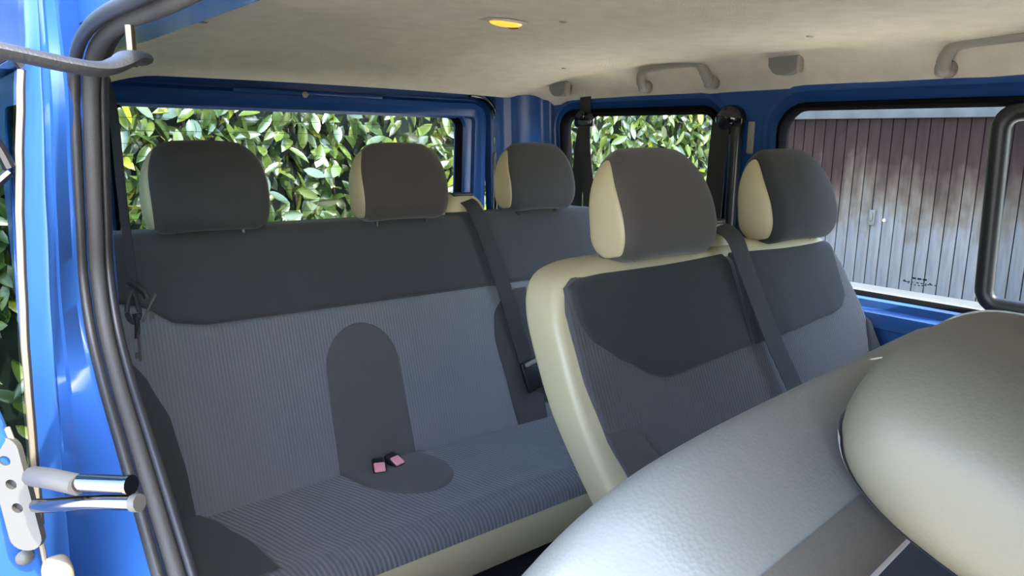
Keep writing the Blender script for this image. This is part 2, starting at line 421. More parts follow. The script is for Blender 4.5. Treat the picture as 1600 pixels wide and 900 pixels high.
# band of pale film along the bottom of the fixed pane and printed marks on it
b = MB(); b.add([fw(y, z, .0125) for y, z in ((.665, .893), (1.07, .884), (1.07, .903), (.665, .9))], [(0, 1, 2, 3)]); 
bb = MB()
for k in range(9):
    y = .775-.010*k; w = .006 if k % 3 else .003
    bb.add([fw(yy, zz, .0115) for yy, zz in ((y, .906), (y-w, .906), (y-w, .9085), (y, .9085))], [(0, 1, 2, 3)])
for k in range(10):
    a = math.pi*(1.1+.8*k/9); y = .735-.030*math.cos(a); z = .906+.012*math.sin(a)+.006
    bb.add([fw(yy, zz, .0115) for yy, zz in ((y, z), (y-.004, z), (y-.004, z+.0025), (y, z+.0025))], [(0, 1, 2, 3)])
for k in range(3):
    y = .745-.012*k
    bb.add([fw(yy, zz, .0115) for yy, zz in ((y, .915), (y-.009, .915), (y-.009, .919), (y, .919))], [(0, 1, 2, 3)])
bb.build('glass_print', 'print', w3, smooth=False)

# ---- rear: tailgate with window, rear corner pillar
YT = 2.13
def ft(u, v, d): return (u, YT+.06*(1.35-v)*.6+d, v)
W1 = rrect(.405, 1.492, .90, 1.298, .045)
b = MB()
gate = rrect(.27, 1.595, -.02, 1.352, .075, 8)
panel_holes(b, gate, [W1[::-1]], lambda u, v: ft(u, v, 0), lambda u, v: ft(u, v, .05))
TG = tag(b.build('door_1', 'paint', smooth=False), 'blue tailgate at the back of the van around the rear window', kind='structure')
b = MB(); ring(b, offset2(gate, .004), [(0, 0), (.010, -.016), (.028, -.020), (.040, -.012), (.052, -.010), (.060, 0)], ft); b.build('pressed_frame', 'paint', TG)
b = MB(); ring(b, offset2(W1, -.022), [(0, 0), (.004, -.007), (.012, -.008), (.022, .0), (.022, .01), (0, .01)], ft); b.build('window_lip', 'paint', TG)
b = MB(); b.rbox((.945, YT-.014, 1.342), (.46, .016, .016), .006); b.build('top_step', 'paint', TG)
b = MB()
b.grid(lambda u, v: (.915+.009*v*math.cos(2*math.pi*u), YT-.038+.006*v*v, 1.338+.009*v*math.sin(2*math.pi*u)), 14, 4, cu=True)
b.rbox((.915, YT-.040, 1.338), (.012, .006, .003), .001); b.rbox((.915, YT-.040, 1.338), (.003, .006, .012), .001)
b.build('screw', 'vinyl', TG)
w1 = empty('window_1', (.945, YT+.03, .90)); tag(w1, 'wide rear window of the tailgate with the hedge behind it', kind='structure')
b = MB(); ring(b, W1, [(-.003, .0), (.003, -.004), (.009, .004), (.009, .03), (-.003, .03)], ft); b.build('rubber_seal', 'seal', w1)
b = MB(); prism(b, offset2(W1, .002), [(0, .018), (0, .022)], ft); b.build('pane', 'glass', w1, smooth=False)
# faint demister lines printed in the glass
b = MB()
for k in range(11):
    z = .93+.033*k; b.add([ft(u, v, .0165) for u, v in ((.43, z), (1.47, z), (1.47, z+.0012), (.43, z+.0012))], [(0, 1, 2, 3)])
b.build('demister_wires', 'print', w1, smooth=False)
b = MB(); b.rbox((.94, 2.20, 1.38), (1.5, .06, .18), .02); b.build('header', 'paint', TG)
# black seal between tailgate and body
b = MB(); sealp = [(1.612, 2.10, z) for z in (.2, .5, .8, 1.0, 1.2, 1.27)]+[(1.597, 2.10, 1.325), (1.555, 2.10, 1.358), (1.50, 2.10, 1.366)]
b.tube(cr(sealp, 6), .011, 10); tag(b.build('trim_2', 'gloss'), 'black rubber seal round the tailgate opening', kind='structure')
# corner pillar: vertical pressed section in plan
plan = [(1.605, 2.14), (1.622, 2.085), (1.640, 2.060), (1.655, 2.052), (1.664, 2.040), (1.668, 2.025), (1.735, 1.995), (1.752, 1.985), (1.756, 1.968), (1.770, 1.958), (1.785, 1.955), (1.795, 1.940), (1.82, 1.94), (1.84, 2.14)]
b = MB(); b.loops([[(x-.05*max(0, z-.9), y, z) for x, y in plan] for z in (-.02, .6, .9, 1.0, 1.1, 1.2, 1.3, 1.40)])
WB = tag(b.build('wall_rear', 'paint', sharp=70), 'blue rear corner pillar beside the tailgate', kind='structure')
# left rear quarter
def fl(u, v, d): return (.160+d+.03*max(0, v-.9), u, v)
WL = rrect(1.15, 1.95, .87, 1.27, .06)
b = MB(); panel_holes(b, [(.99, .0), (2.14, -.02), (2.14, 1.33), (.99, 1.33)], [WL[::-1]], lambda u, v: fl(u, v, 0), lambda u, v: fl(u, v, .012))
LQ = tag(b.build('wall_left', 'paint', smooth=False), 'blue rear quarter wall behind the sliding door opening', kind='structure')
b = MB(); prism(b, offset2(WL, -.004), [(0, .004), (0, .008)], fl); b.build('pane', 'glass_dark', LQ, smooth=False)
b = MB(); plan = [(.20, 2.10), (.30, 2.09), (.285, 2.13), (.25, 2.2), (.18, 2.2)]
b.loops([[(x, y, z) for x, y in plan] for z in (-.02, 1.33)]); b.build('corner_post', 'paint', LQ)
# front of van: nearer roof side and added light-blocking partition, out of view
b = MB(); rl = ((-1.7, 1.328), (-1.7, 1.46), (2.1, 1.46), (2.1, 1.34), (1.3, 1.335), (.99, 1.328), (.9, 1.328))
b.loops([[(.150, y, z) for y, z in rl], [(.19, y, z-.002) for y, z in rl], [(.238, y, z) for y, z in rl]])
b.build('roof_rail', 'paint', LQ, smooth=False)
b = MB(); panel_holes(b, [(-1.75, -.02), (-.17, -.02), (-.17, 1.38), (-1.75, 1.38)], [rrect(-1.55, -.40, .88, 1.26, .08)[::-1]], lambda u, v: (.115, u, v), lambda u, v: (.17, u, v))
b.build('front_door_panel', 'paint', LQ, smooth=False)
b = MB(); b.rbox((.97, -.42, .70), (1.58, .05, 1.44), .02); tag(b.build('wall_light_block', 'black'), 'added unseen partition blocking windscreen light from the seats', kind='structure')  # unseen panel added to keep windscreen light off the benches

# ---- door opening: jamb, seal
# rear edge of the opening described by height (Y of the seal line at X = .16)
seal_pts = [(.16, -1.2, 1.318), (.16, -.4, 1.318), (.16, .30, 1.316), (.16, .54, 1.310), (.16, .70, 1.312), (.16, .79, 1.306), (.16, .845, 1.290), (.16, .873, 1.262), (.16, .895, 1.20),
            (.16, .918, 1.12), (.16, .932, 1.06), (.16, .915, 1.0), (.16, .868, .95), (.16, .805, .905), (.16, .735, .855), (.16, .66, .80), (.16, .585, .735), (.16, .54, .66), (.16, .52, .5), (.16, .52, .1)]
sp = cr(seal_pts, 8)
TR = empty('trim_1', (.16, .52, .1)); tag(TR, 'black double rubber weatherstrip round the sliding door opening', kind='structure')
b = MB(); b.tube([p+Vector((-.007, .004, 0)) for p in sp], .0080, 12, up=(1, 0, 0)); b.build('seal_bulb', 'rubber_grey', TR)
b = MB(); b.tube([p+Vector((-.022, .004, .003)) for p in sp], .0065, 10, sy=.9, up=(1, 0, 0)); b.build('seal_lip', 'rubber', TR)
b = MB(); b.tube([p+Vector((.006, .014, .006)) for p in sp], .006, 10, up=(1, 0, 0)); b.build('seal_edge', 'black', TR)
# jamb lofted outwards from the seal: list of offsets (dX, outward along the opening normal)
jb = MB(); rows = []
jp = cr([(.16, .885, 1.50), (.16, .885, 1.42), (.16, .882, 1.34)]+[p for p in seal_pts if p[2] < 1.27], 8)
def jB(z): return Vector((interp(z, [(.5, .086), (.858, .093), (.923, .094), (1.028, .098), (1.141, .104), (1.255, .111), (1.334, .115), (1.5, .125)]), .885, z))
def jC(z): return Vector((interp(z, [(.5, .060), (.858, .071), (.924, .073), (.994, .075), (1.062, .079), (1.128, .083), (1.192, .089), (1.255, .096), (1.317, .104), (1.5, .115)]), .900, z))
for p in jp:
    A = p+Vector((-.028, 0, 0)); B = jB(p.z); Cc = jC(p.z); d = (B-A); nn = Vector((0, 1, 0))
    rows.append([p+Vector((0, .012, 0)), p+Vector((-.020, .005, 0)), A, A+d*.10+nn*.004, A+d*.62-nn*.000, A+d*.70+nn*.006, A+d*.92+nn*.006, A+d*.97+nn*.001, B, B+(Cc-B)*.1-nn*.001, B+(Cc-B)*.5, Cc, Cc+Vector((.002, .02, 0)), Cc+Vector((.01, .14, 0))])
jb.loops(rows, False, False, closed=False)
JB = tag(jb.build('wall_jamb', 'paint', sharp=50), 'glossy blue door pillar left of the black seal', kind='structure')

# ================================================================== OUTSIDE
# garage
GX = 9.5
GD = empty('garage_door', (GX, 4.3, -.55)); tag(GD, 'weathered garage door of vertical boards, brown above and grey below', 'garage door')
bw = .146; bd = MB(); bd.rbox((0, 0, 1.05), (.03, bw-.012, 2.1), .006, n=2)
first = None
for k in range(30):
    y = 2.1+bw*k
    if first is None:
        first = obj('board', [Vector(v)+Vector((GX+.015, y, -.55)) for v in bd.v], bd.f, 'board', GD, origin=(GX+.015, y, -.55)); o = first
    else:
        o = first.copy(); col.objects.link(o); o.location = Vector((GX+.015, y, -.55))-GD.location
b = MB(); b.rbox((GX+.05, 4.25, .5), (.02, 4.6, 2.1), .005); b.build('backing', 'print', GD)
b = MB(); b.rbox((GX-.02, 4.487, .32), (.03, .075, .20), .01); b.rbox((GX-.045, 4.487, .33), (.03, .03, .11), .01)
b.build('handle', 'steel', GD)
b = MB(); b.grid(lambda u, v: (GX-.012, 4.335+.025*v*math.cos(2*math.pi*u), .30+.025*v*math.sin(2*math.pi*u)), 12, 2, cu=True); b.build('lock', 'chrome', GD)
b = MB(); b.rbox((GX+.0, 4.3, 1.66), (.12, 9, .22), .01); tag(b.build('trim_3', 'plaster'), 'grey lintel beam above the garage door', kind='structure')
b = MB(); panel_holes(b, [(-6, -.55), (12, -.55), (12, 5.2), (-6, 5.2)], [[(2.02, -.54), (2.02, 1.56), (6.5, 1.56), (6.5, -.54)]], lambda u, v: (GX+.08, u, v), lambda u, v: (GX+.3, u, v))
tag(b.build('wall_garage', 'plaster', smooth=False), 'grey rendered garage wall round the board door', kind='structure')

b = MB(); b.rbox((7.95, 3.5, -.545), (3.0, 14, .03), .01); tag(b.build('trim_4', 'apron'), 'grey concrete apron in front of the garage', kind='structure')
# hedge
HY = 3.15
HG = empty('hedge', (1.7, HY+.3, -.55)); tag(HG, 'tall laurel hedge with glossy green leaves behind the van', 'hedge')
rnd = random.Random(7)
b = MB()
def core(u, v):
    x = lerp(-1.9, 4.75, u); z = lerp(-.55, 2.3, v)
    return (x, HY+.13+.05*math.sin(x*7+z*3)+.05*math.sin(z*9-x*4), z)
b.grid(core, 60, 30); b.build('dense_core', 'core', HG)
b = MB()
for k in range(26):
    x = -1.6+6.2*k/25; b.tube([(x+rnd.uniform(-.1, .1), HY+.12, -.55+.55*j) for j in range(6)], [.014, .012, .010, .008, .006, .003], 5)
tw = b.build('twigs', 'twig', HG); tag(tw, kind='stuff')
def leaf_mesh(mb, c, q, L, W, cup, bend):
    k = len(mb.v); n = 5
    for i in range(n+1):
        t = i/n; w = W*math.sin(math.pi*min(1, t*.92+.06))**.75*(1 if 0 < i < n else .12)
        z = -bend*L*t*t
        for s in (-1, 0, 1):
            p = Vector((s*w/2, t*L-L*.5, z+cup*abs(s)*w*.5))
            mb.v.append(q@p+c)
    for i in range(n):
        for s in (0, 1):
            a = k+i*3+s; mb.f.append((a, a+1, a+4, a+3))
leaves = []
def leaf_spot(x, z, dy):
    # blade normal towards the light (front, up), tip hanging down and out
    az = rnd.gauss(0, .75); el = rnd.gauss(.35, .45); roll = rnd.gauss(0, .9)
    q = Quaternion((0, 0, 1), az)@Quaternion((1, 0, 0), -math.pi/2-el*0+rnd.gauss(0, .35)+.55)@Quaternion((0, 0, 1), math.pi+roll*1.1)@Quaternion((0, 1, 0), rnd.gauss(0, .35))
    q = Quaternion((0, 0, 1), az)@Quaternion((1, 0, 0), R(90)-el)@Quaternion((0, 0, 1), math.pi+roll)
    r = rnd.random(); m = 0 if r < .52 else (1 if r < .94 else 2)
    return [Vector((x, HY+dy, z)), q, rnd.uniform(.080, .125), rnd.uniform(.032, .046), rnd.uniform(.1, .5), rnd.uniform(-.05, .30), m]
for k in range(6000):
    x = rnd.uniform(-.1, 4.7); z = rnd.uniform(.55, 1.95); leaves.append(leaf_spot(x, z, rnd.uniform(-.08, .13)))
for k in range(3500):
    x = rnd.uniform(-1.8, 4.75); z = rnd.uniform(-.5, .6) if rnd.random() < .6 else rnd.uniform(1.9, 2.35); leaves.append(leaf_spot(x, z, rnd.uniform(-.08, .12)))
def score(l):
    X, Y, Z = px(l[0])
    ok = (185 < X < 712 and 165 < Y < 372 and not (240 < X < 415 and Y > 225) and not (568 < X < 695 and Y > 235)) or (895 < X < 1125 and 180 < Y < 235)
    return (0 if ok else 10)+Z*.25+(l[0].y-HY)*4
leaves.sort(key=score)
protos = {}
for l in leaves[:300]:
    c, q, L, W, cup, bend, m = l
    key = (m, rnd.randrange(3))
    if key not in protos:
        mb = MB(); leaf_mesh(mb, Vector((0, 0, 0)), Quaternion(), .1, .045, (.15, .35, .5)[key[1]], (.0, .12, .25)[key[1]])
        me = bpy.data.meshes.new('leaf'); me.from_pydata([tuple(v) for v in mb.v], [], mb.f); me.materials.append(LEAF[m])
        me.polygons.foreach_set('use_smooth', [True]*len(me.polygons)); protos[key] = me
    o = bpy.data.objects.new('leaf', protos[key]); col.objects.link(o); o.parent = HG
    o.location = c-HG.location; o.rotation_mode = 'QUATERNION'; o.rotation_quaternion = q; o.scale = (W/.045, L/.1, 1)
mbs = [MB(), MB(), MB()]
for l in leaves[300:]: leaf_mesh(mbs[l[6]], *l[:6])
vs = []; fs = []; mi = []
for k in range(3):
    o = len(vs); vs += mbs[k].v; fs += [tuple(i+o for i in f) for f in mbs[k].f]; mi += [k]*len(mbs[k].f)
me = bpy.data.meshes.new('leaf_mass'); me.from_pydata([tuple(v-HG.location) for v in vs], [], fs)
for m in LEAF: me.materials.append(m)
me.polygons.foreach_set('material_index', mi); me.polygons.foreach_set('use_smooth', [True]*len(fs))
o = bpy.data.objects.new('leaf_mass', me); col.objects.link(o); o.parent = HG; tag(o, kind='stuff')

# ================================================================== SEATS
TEAR = [(-.010, -.092), (-.040, -.088), (-.060, -.062), (-.064, -.020), (-.054, .030), (-.036, .072), (-.012, .096), (.016, .088), (.038, .040), (.050, -.020), (.052, -.060), (.030, -.088)]
TEAR = [(p[0], p[1]) for p in cr([(a, c, 0) for a, c in TEAR], 5, True)][::-1]
if sum(a[0]*b[1]-b[0]*a[1] for a, b in zip(TEAR, TEAR[1:]+TEAR[:1])) < 0: TEAR = TEAR[::-1]
def headrest(parent, c, hw, hh, hd, tilt=0., rotz=0., fabric='dark', name='headrest'):
    """teardrop section run across the width: fabric wraps the front, vinyl teardrops close the ends"""
    rot = Matrix.Rotation(rotz, 3, 'Z')@Matrix.Rotation(tilt, 3, 'X'); c = Vector(c)
    ky, kz = hd/.064, hh/.094; r = .040; a0 = R(50)
    def fn(u, v, d):
        k = v/.094; y = u*ky; z = v*kz
        x = d*hw*(1-.24*max(0, k)**2.4-.07*max(0, -k)**3)
        y += .010*(d*d)*max(0, min(1, -y/.04))       # slightly wrapped front
        return rot@Vector((x, y, z-.006*d*d))+c
    mx_ = sum(p[0] for p in TEAR)/len(TEAR); mz_ = sum(p[1] for p in TEAR)/len(TEAR)
    def inset(i): return [(mx_+(p[0]-mx_)*(1-i/.062), mz_+(p[1]-mz_)*(1-i/.100)) for p in TEAR]
    def lay(al): return (r*(1-math.cos(al)), 1-r/hw+r/hw*math.sin(al))
    arc = [lay(a0*i/8) for i in range(9)]
    ls = [(i, -d) for i, d in arc[::-1]]+[(0, -.5), (0, -.25), (0, 0), (0, .25), (0, .5)]+arc
    ls = [(ls[0][0]+.004, ls[0][1]*.998)]+ls+[(ls[-1][0]+.004, ls[-1][1]*.998)]
    b = MB(); b.loops([[fn(*p, d) for p in inset(i)] for i, d in ls], False, False)
    o = b.build(name, fabric, parent, sharp=70)
    base = inset(lay(a0)[0]+.001); d0 = lay(a0)[1]
    cx = sum(p[0] for p in base)/len(base); cz = sum(p[1] for p in base)/len(base)
    for sg in (-1, 1):
        b = MB(); L = []
        for t in [0, .02, .06, .12, .2, .3, .42, .56, .72, .88, 1.]:
            dd = d0-.006+(t > 0)*.006+(1-d0)*.95*math.sqrt(max(0, 1-(1-t)**2))
            L.append([fn(lerp(p[0], cx, t), lerp(p[1], cz, t), sg*dd) for p in base])
        b.loops(L, False, False); b.build('side_panel', 'vinyl', o, sharp=70)
    for sx in (-.07, .07):
        b = MB(); p0 = rot@Vector((sx, .0, -hh*.8))+c; p1 = rot@Vector((sx, .0, -hh-.035))+c
        b.tube([p0, p1], .006, 8); b.build('post', 'black', o)
    return o

# ---- rear bench
RB = empty('rear_bench_seat', (.96, 1.35, .0)); tag(RB, 'three-seat grey bench along the rear window, smooth dark top and ribbed lower back', 'bench seat')
def yb(z): return 1.45+(z-.475)*.30
def sb(x, z, h):   # front surface of the backrest, gently hollowed
    q = (x-.96)/.70
    dish = .012*(1-q*q)
    top = max(0, (z-.985)/.04); 
    return (x, yb(z)+dish-h+.014*top**2, z+.002*top)
BX0, BX1, BT = .262, 1.665, 1.022
out = rrect(BX0, BX1, .36, BT-.002, .05, 6)
b = MB(); prism(b, out, round_layers(.13, .028), lambda u, v, d: (u, yb(v)+.010+d, v)); b.build('backrest_shell', 'dark', RB)
def seam_r(x): return interp(x, [(.27, .90), (.30, .892), (.33, .882), (.39, .842), (.45, .832), (.60, .832), (1.0, .833), (1.66, .835)])
b = MB(); patch(b, (BX0+.006, BX1-.004), seam_r, lambda x: BT-.30*max(0, (.30-x))-.25*max(0, x-1.60), sb, .010, 60, 26, .014)
b.build('upper_cover', 'dark', RB)
b = MB(); patch(b, (BX0+.006, BX1-.004), lambda x: .44, seam_r, sb, .008, 70, 26, .010); b.build('lower_cover', 'rib_back', RB)
# smooth arch in the middle, smooth bolsters at the ends
def arch_patch(mb, xc, hw, zb, zt, surf, h, lean=0.):
    def fn(s, t):
        q = 2*s-1; tt = .5-.5*math.cos(math.pi*t)
        # rows run from the bottom up and pinch over the round top
        zc_ = zt-hw
        if tt < .6: z = lerp(zb, zc_, tt/.6); w = hw
        else:
            a = (tt-.6)/.4*math.pi/2; z = zc_+hw*math.sin(a); w = hw*math.cos(a)
        w *= 1+.10*(zt-z)/(zt-zb)
        x = xc+q*w+lean*(z-zb)
        e = min((1-abs(q))*w, max(0, (1-tt))*hw*1.2+0)
        k = min(max(0, e)/.010, 1); hh = -.004+(h+.004)*math.sqrt(max(0, 1-(1-k)**2))
        return surf(x, z, hh)
    return mb.grid(fn, 24, 40)
b = MB(); arch_patch(b, .782, .098, .44, .792, sb, .0115); b.build('centre_panel', 'arch', RB)
def edge_patch(mb, x0, curve, zb, zt, surf, h, side):
    def fn(s, t):
        z = lerp(zb, zt, t); x1 = curve(z); x = lerp(x0, x1, s)
        e = (1-s)*abs(x1-x0); k = min(e/.010, 1); hh = -.004+(h+.004)*math.sqrt(max(0, 1-(1-k)**2))
        return surf(x, z, hh)
    return mb.grid(fn, 20, 24)
b = MB(); edge_patch(b, BX0+.006, lambda z: interp(z, [(.44, .375), (.55, .37), (.66, .355), (.74, .325), (.80, .29), (.83, .272)]), .44, .83, sb, .012, 1); b.build('bolster', 'dark', RB)
b = MB(); edge_patch(b, 1.30, lambda z: interp(z, [(.44, 1.20), (.55, 1.185), (.70, 1.165), (.76, 1.175), (.80, 1.21), (.82, 1.26)]), .44, .82, sb, .012, -1); b.build('bolster', 'dark', RB)
# seat cushion
def zs(x, y): 
    q = (y-1.12)/.36
    return .468+.012*math.sin(math.pi*min(1, max(0, q)))-.006*((x-.96)/.7)**2
def cush(u, v):
    # v: 0 bottom front seam -> 1 back joint
    x = lerp(BX0, BX1, u); r = .045
    if v < .3:
        a = v/.3*math.pi/2; y = 1.115+r-r*math.cos(a); z = .428+(.046)*math.sin(a)
    else:
        y = lerp(1.115+r, 1.50, (v-.3)/.7); z = zs(x, y)+.006*(1-min(1, (v-.3)/.1))
    e = min(u, 1-u)*(BX1-BX0); k = min(1, e/.03); z -= .03*(1-math.sqrt(max(0, 1-(1-k)**2)))
    return (x, y, z)
b = MB(); b.grid(cush, 60, 40); b.build('seat_cushion', 'rib_seat', RB)
b = MB(); b.loops([[(x, 1.118, .432), (x, 1.114, .425), (x, 1.116, .36), (x, 1.122, .338), (x, 1.14, .33), (x, 1.5, .33), (x, 1.5, .432)] for x in (BX0, .5, .96, 1.4, BX1)])
b.build('cushion_skirt', 'vinyl', RB)
def csurf(x, y, h): return (x, y, zs(x, y)+h)
def oval(s, t):
    q = 2*s-1; tt = .5-.5*math.cos(math.pi*t); yc = 1.375
    if tt < .5: y = lerp(1.49, yc, tt/.5); w = .108
    else:
        a = (tt-.5)/.5*math.pi/2; y = yc-.125*math.sin(a); w = .108*math.cos(a)
    x = .785+q*w+(1.49-y)*.10
    e = min((1-abs(q))*w, (1-tt)*.2); k = min(max(e, 0)/.014, 1)
    return csurf(x, y, -.004+.0105*math.sqrt(max(0, 1-(1-k)**2)))
b = MB(); b.grid(oval, 24, 36); b.build('seat_panel', 'arch', RB)
b = MB()
def csl(s, t):
    y = lerp(1.165, 1.49, t); x1 = interp(y, [(1.16, .44), (1.25, .43), (1.36, .405), (1.49, .37)]); x = lerp(.275, x1, s); e = (1-s)*(x1-.275); k = min(e/.01, 1)
    return csurf(x, y, -.004+.010*math.sqrt(max(0, 1-(1-k)**2))+.004)
b.grid(csl, 14, 20); b.build('seat_bolster', 'dark', RB)
# belt outlet cap on the top edge
def cap(parent, x, y, z, w, m='vinyl'):
    b = MB()
    def fn(u, v):
        a = math.pi*v; q = 2*u-1; s = max(0, 1-abs(q)**3)**.5
        return (x+q*w, y-.045*math.cos(a)*(.6+.4*s), z+.046*math.sin(a)*s)
    b.grid(fn, 24, 16); b.build('belt_outlet', m, parent)
    b = MB(); b.rbox((x+.004, y-.012, z+.043), (w*.95, .022, .010), .004); b.build('belt_slot', 'black', parent)
cap(RB, 1.150, 1.665, 1.030, .068)
b = MB(); b.rbox((1.06, 1.66, 1.028), (.07, .05, .03), .012); b.build('belt_outlet_base', 'vinyl', RB)
for x, dz in ((.484, 0.), (.950, .0), (1.395, .004)):
    headrest(RB, (x, 1.635, 1.112+dz), .128, .094, .062, R(-8), 0, 'brown' if .8 < x < 1.2 else 'dark')
b = MB(); b.rbox((.96, 1.40, .165), (1.30, .42, .33), .02); b.build('seat_base', 'floor', RB)

# ---- middle bench (two seats)
MBN = empty('middle_bench_seat', (1.24, .75, 0)); tag(MBN, 'two-seat dark bench with beige vinyl shoulder in front of the rear bench', 'bench seat')
def ym(z): return .868-(1.0-z)*.42
def sm(x, z, h):
    q1 = (x-1.02)/.24; q2 = (x-1.48)/.24
    dish = .010*max(0, 1-q1*q1)+.010*max(0, 1-q2*q2)
    top = max(0, (z-.985)/.03)
    return (x, ym(z)+dish-h+.02*top**2, z-.004*top**2)
outl = [(.845, .38), (.820, .60), (.800, .68), (.775, .78), (.768, .88), (.770, .935), (.782, .972), (.806, .998), (.845, 1.011), (.90, 1.017), (1.05, 1.02), (1.24, 1.022), (1.42, 1.022), (1.58, 1.018), (1.625, 1.008), (1.652, .985), (1.672, .94), (1.70, .84), (1.722, .70), (1.735, .55), (1.735, .38)]
ol2 = [tuple(p) for p in cr([(a, c, 0) for a, c in outl], 3)]; ol2 = [(p[0], p[1]) for p in ol2][::-1]
b = MB(); prism(b, ol2, round_layers(.085, .016), lambda u, v, d: (u, ym(v)+d, v)); b.build('backrest_shell', 'vinyl', MBN)
def xl(z): return interp(z, [(.42, .885), (.60, .868), (.68, .842), (.76, .812), (.85, .795), (.95, .792), (.985, .802), (1.0, .822), (1.008, .85)])
def xr(z): return interp(z, [(.42, 1.735), (.55, 1.733), (.70, 1.72), (.84, 1.698), (.94, 1.670), (.985, 1.648), (1.0, 1.63)])
def side_grid(mb, fl_, fr_, zb, zt, h, nu=60, nv=40, r=.012):
    def fn(s, t):
        s2 = .5-.5*math.cos(math.pi*s); t2 = .5-.5*math.cos(math.pi*t); z = lerp(zb, zt, t2)
        a, c = fl_(z), fr_(z); x = lerp(a, c, s2); e = min(min(s2, 1-s2)*(c-a), min(t2, 1-t2)*(zt-zb))
        k = min(e/r, 1); return sm(x, z, -.004+(h+.004)*math.sqrt(max(0, 1-(1-k)**2)))
    return mb.grid(fn, nu, nv)
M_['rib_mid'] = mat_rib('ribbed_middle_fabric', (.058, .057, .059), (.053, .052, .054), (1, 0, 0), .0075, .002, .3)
b = MB(); side_grid(b, xl, xr, .40, 1.008, .010); b.build('lower_cover', 'rib_mid', MBN)
def zb1(x): return interp(x, [(.808, .955), (.815, .925), (.835, .895), (.90, .855), (.955, .825), (.985, .815), (1.02, .815), (1.10, .822), (1.236, .832)])
def zb2(x): return interp(x, [(1.252, .832), (1.40, .836), (1.56, .848), (1.60, .856), (1.625, .875), (1.638, .91)])
def zt1(x): return interp(x, [(.80, .985), (.83, 1.000), (.9, 1.008), (1.0, 1.013), (1.6, 1.018), (1.64, 1.004)])
b = MB(); patch(b, (.808, 1.240), zb1, zt1, sm, .017, 40, 24, .012); b.build('upper_cover', 'dark_shaded', MBN)
b = MB(); patch(b, (1.248, 1.638), zb2, zt1, sm, .017, 40, 24, .012); b.build('upper_cover', 'dark_shaded', MBN)
b = MB()
def bol(s, t):
    z = lerp(.42, .775, t); a = xl(z)+.002; c = interp(z, [(.42, .98), (.60, .965), (.70, .93), (.75, .895), (.775, .825)]); x = lerp(a, max(c, a+.002), s)
    e = min((1-s)*(c-a), (1-t)*.35); k = min(max(0, e)/.01, 1); return sm(x, z, -.002+.018*math.sqrt(max(0, 1-(1-k)**2)))
b.grid(bol, 16, 24); b.build('bolster', 'brown', MBN)
b = MB()
def bol2(s, t):
    z = lerp(.42, .84, t); c = xr(z)-.004; a = interp(z, [(.42, 1.63), (.60, 1.635), (.74, 1.655), (.80, 1.675), (.84, 1.69)]); x = lerp(min(a, c-.002), c, s)
    e = min(s*(c-a), (1-t)*.35); k = min(max(0, e)/.01, 1); return sm(x, z, -.002+.018*math.sqrt(max(0, 1-(1-k)**2)))
b.grid(bol2, 16, 24); b.build('bolster', 'dark_shaded', MBN)
cap(MBN, 1.240, .915, 1.022, .058)
b = MB(); b.rbox((1.25, .50, .40), (.92, .50, .14), .04); b.build('seat_cushion', 'dark_shaded', MBN)
b = MB(); b.rbox((1.25, .55, .165), (.85, .36, .33), .02); b.build('seat_base', 'floor', MBN)
for x in (1.055, 1.498):
    headrest(MBN, (x, .905, 1.108), .135, .100, .066, R(-14), 0, 'brown' if x < 1.2 else 'dark_shaded')

# ---- folded single seat in the foreground: backrest tipped forward, headrest towards the camera
FS = empty('folded_single_seat', (.48, .72, 0)); tag(FS, 'light vinyl single seat folded forward in the foreground, headrest nearest the camera', 'seat')
bb_ = R(56); fy = R(5.6)
RX = Vector((math.cos(fy), math.sin(fy), 0)); Yd = Vector((-math.sin(fy), math.cos(fy), 0))
Wd = (-Yd*math.cos(bb_)+Vector((0, 0, 1))*math.sin(bb_)); Nd = (Yd*math.sin(bb_)+Vector((0, 0, 1))*math.cos(bb_))
E0 = Vector((.475, .258, 1.066))
def ffs(u, v, d): return E0+RX*u+Wd*v-Nd*d
ol = [(-.248, -.58), (.305, -.58), (.305, -.07), (.298, -.03), (.278, -.008), (.245, 0), (.1, .001), (-.06, .001), (-.13, -.003), (-.180, -.014), (-.215, -.040), (-.236, -.085), (-.248, -.18)]
ol = [(p[0], p[1]) for p in cr([(a, c, 0) for a, c in ol], 4, False)]
b = MB(); prism(b, ol, round_layers(.115, .030, 7), ffs); b.build('backrest', 'vinyl_shaded', FS)
b = MB(); prism(b, offset2(ol, .045), [(0, .08), (0, .118), (.008, .122)], ffs); b.build('front_cover', 'brown', FS)
b = MB(); ring(b, ol, [(-.0012, .082), (.0012, .096), (.008, .108), (.018, .1145), (.022, .1155), (.022, .110), (.006, .09)], ffs); b.build('edge_band', 'taupe_vinyl', FS)
b = MB(); b.tube([ffs(.098+.003*k, .0012 if k else -.006, .012+.005*k) for k in range(7)], .0009, 6); b.build('seam', 'vinyl', FS)
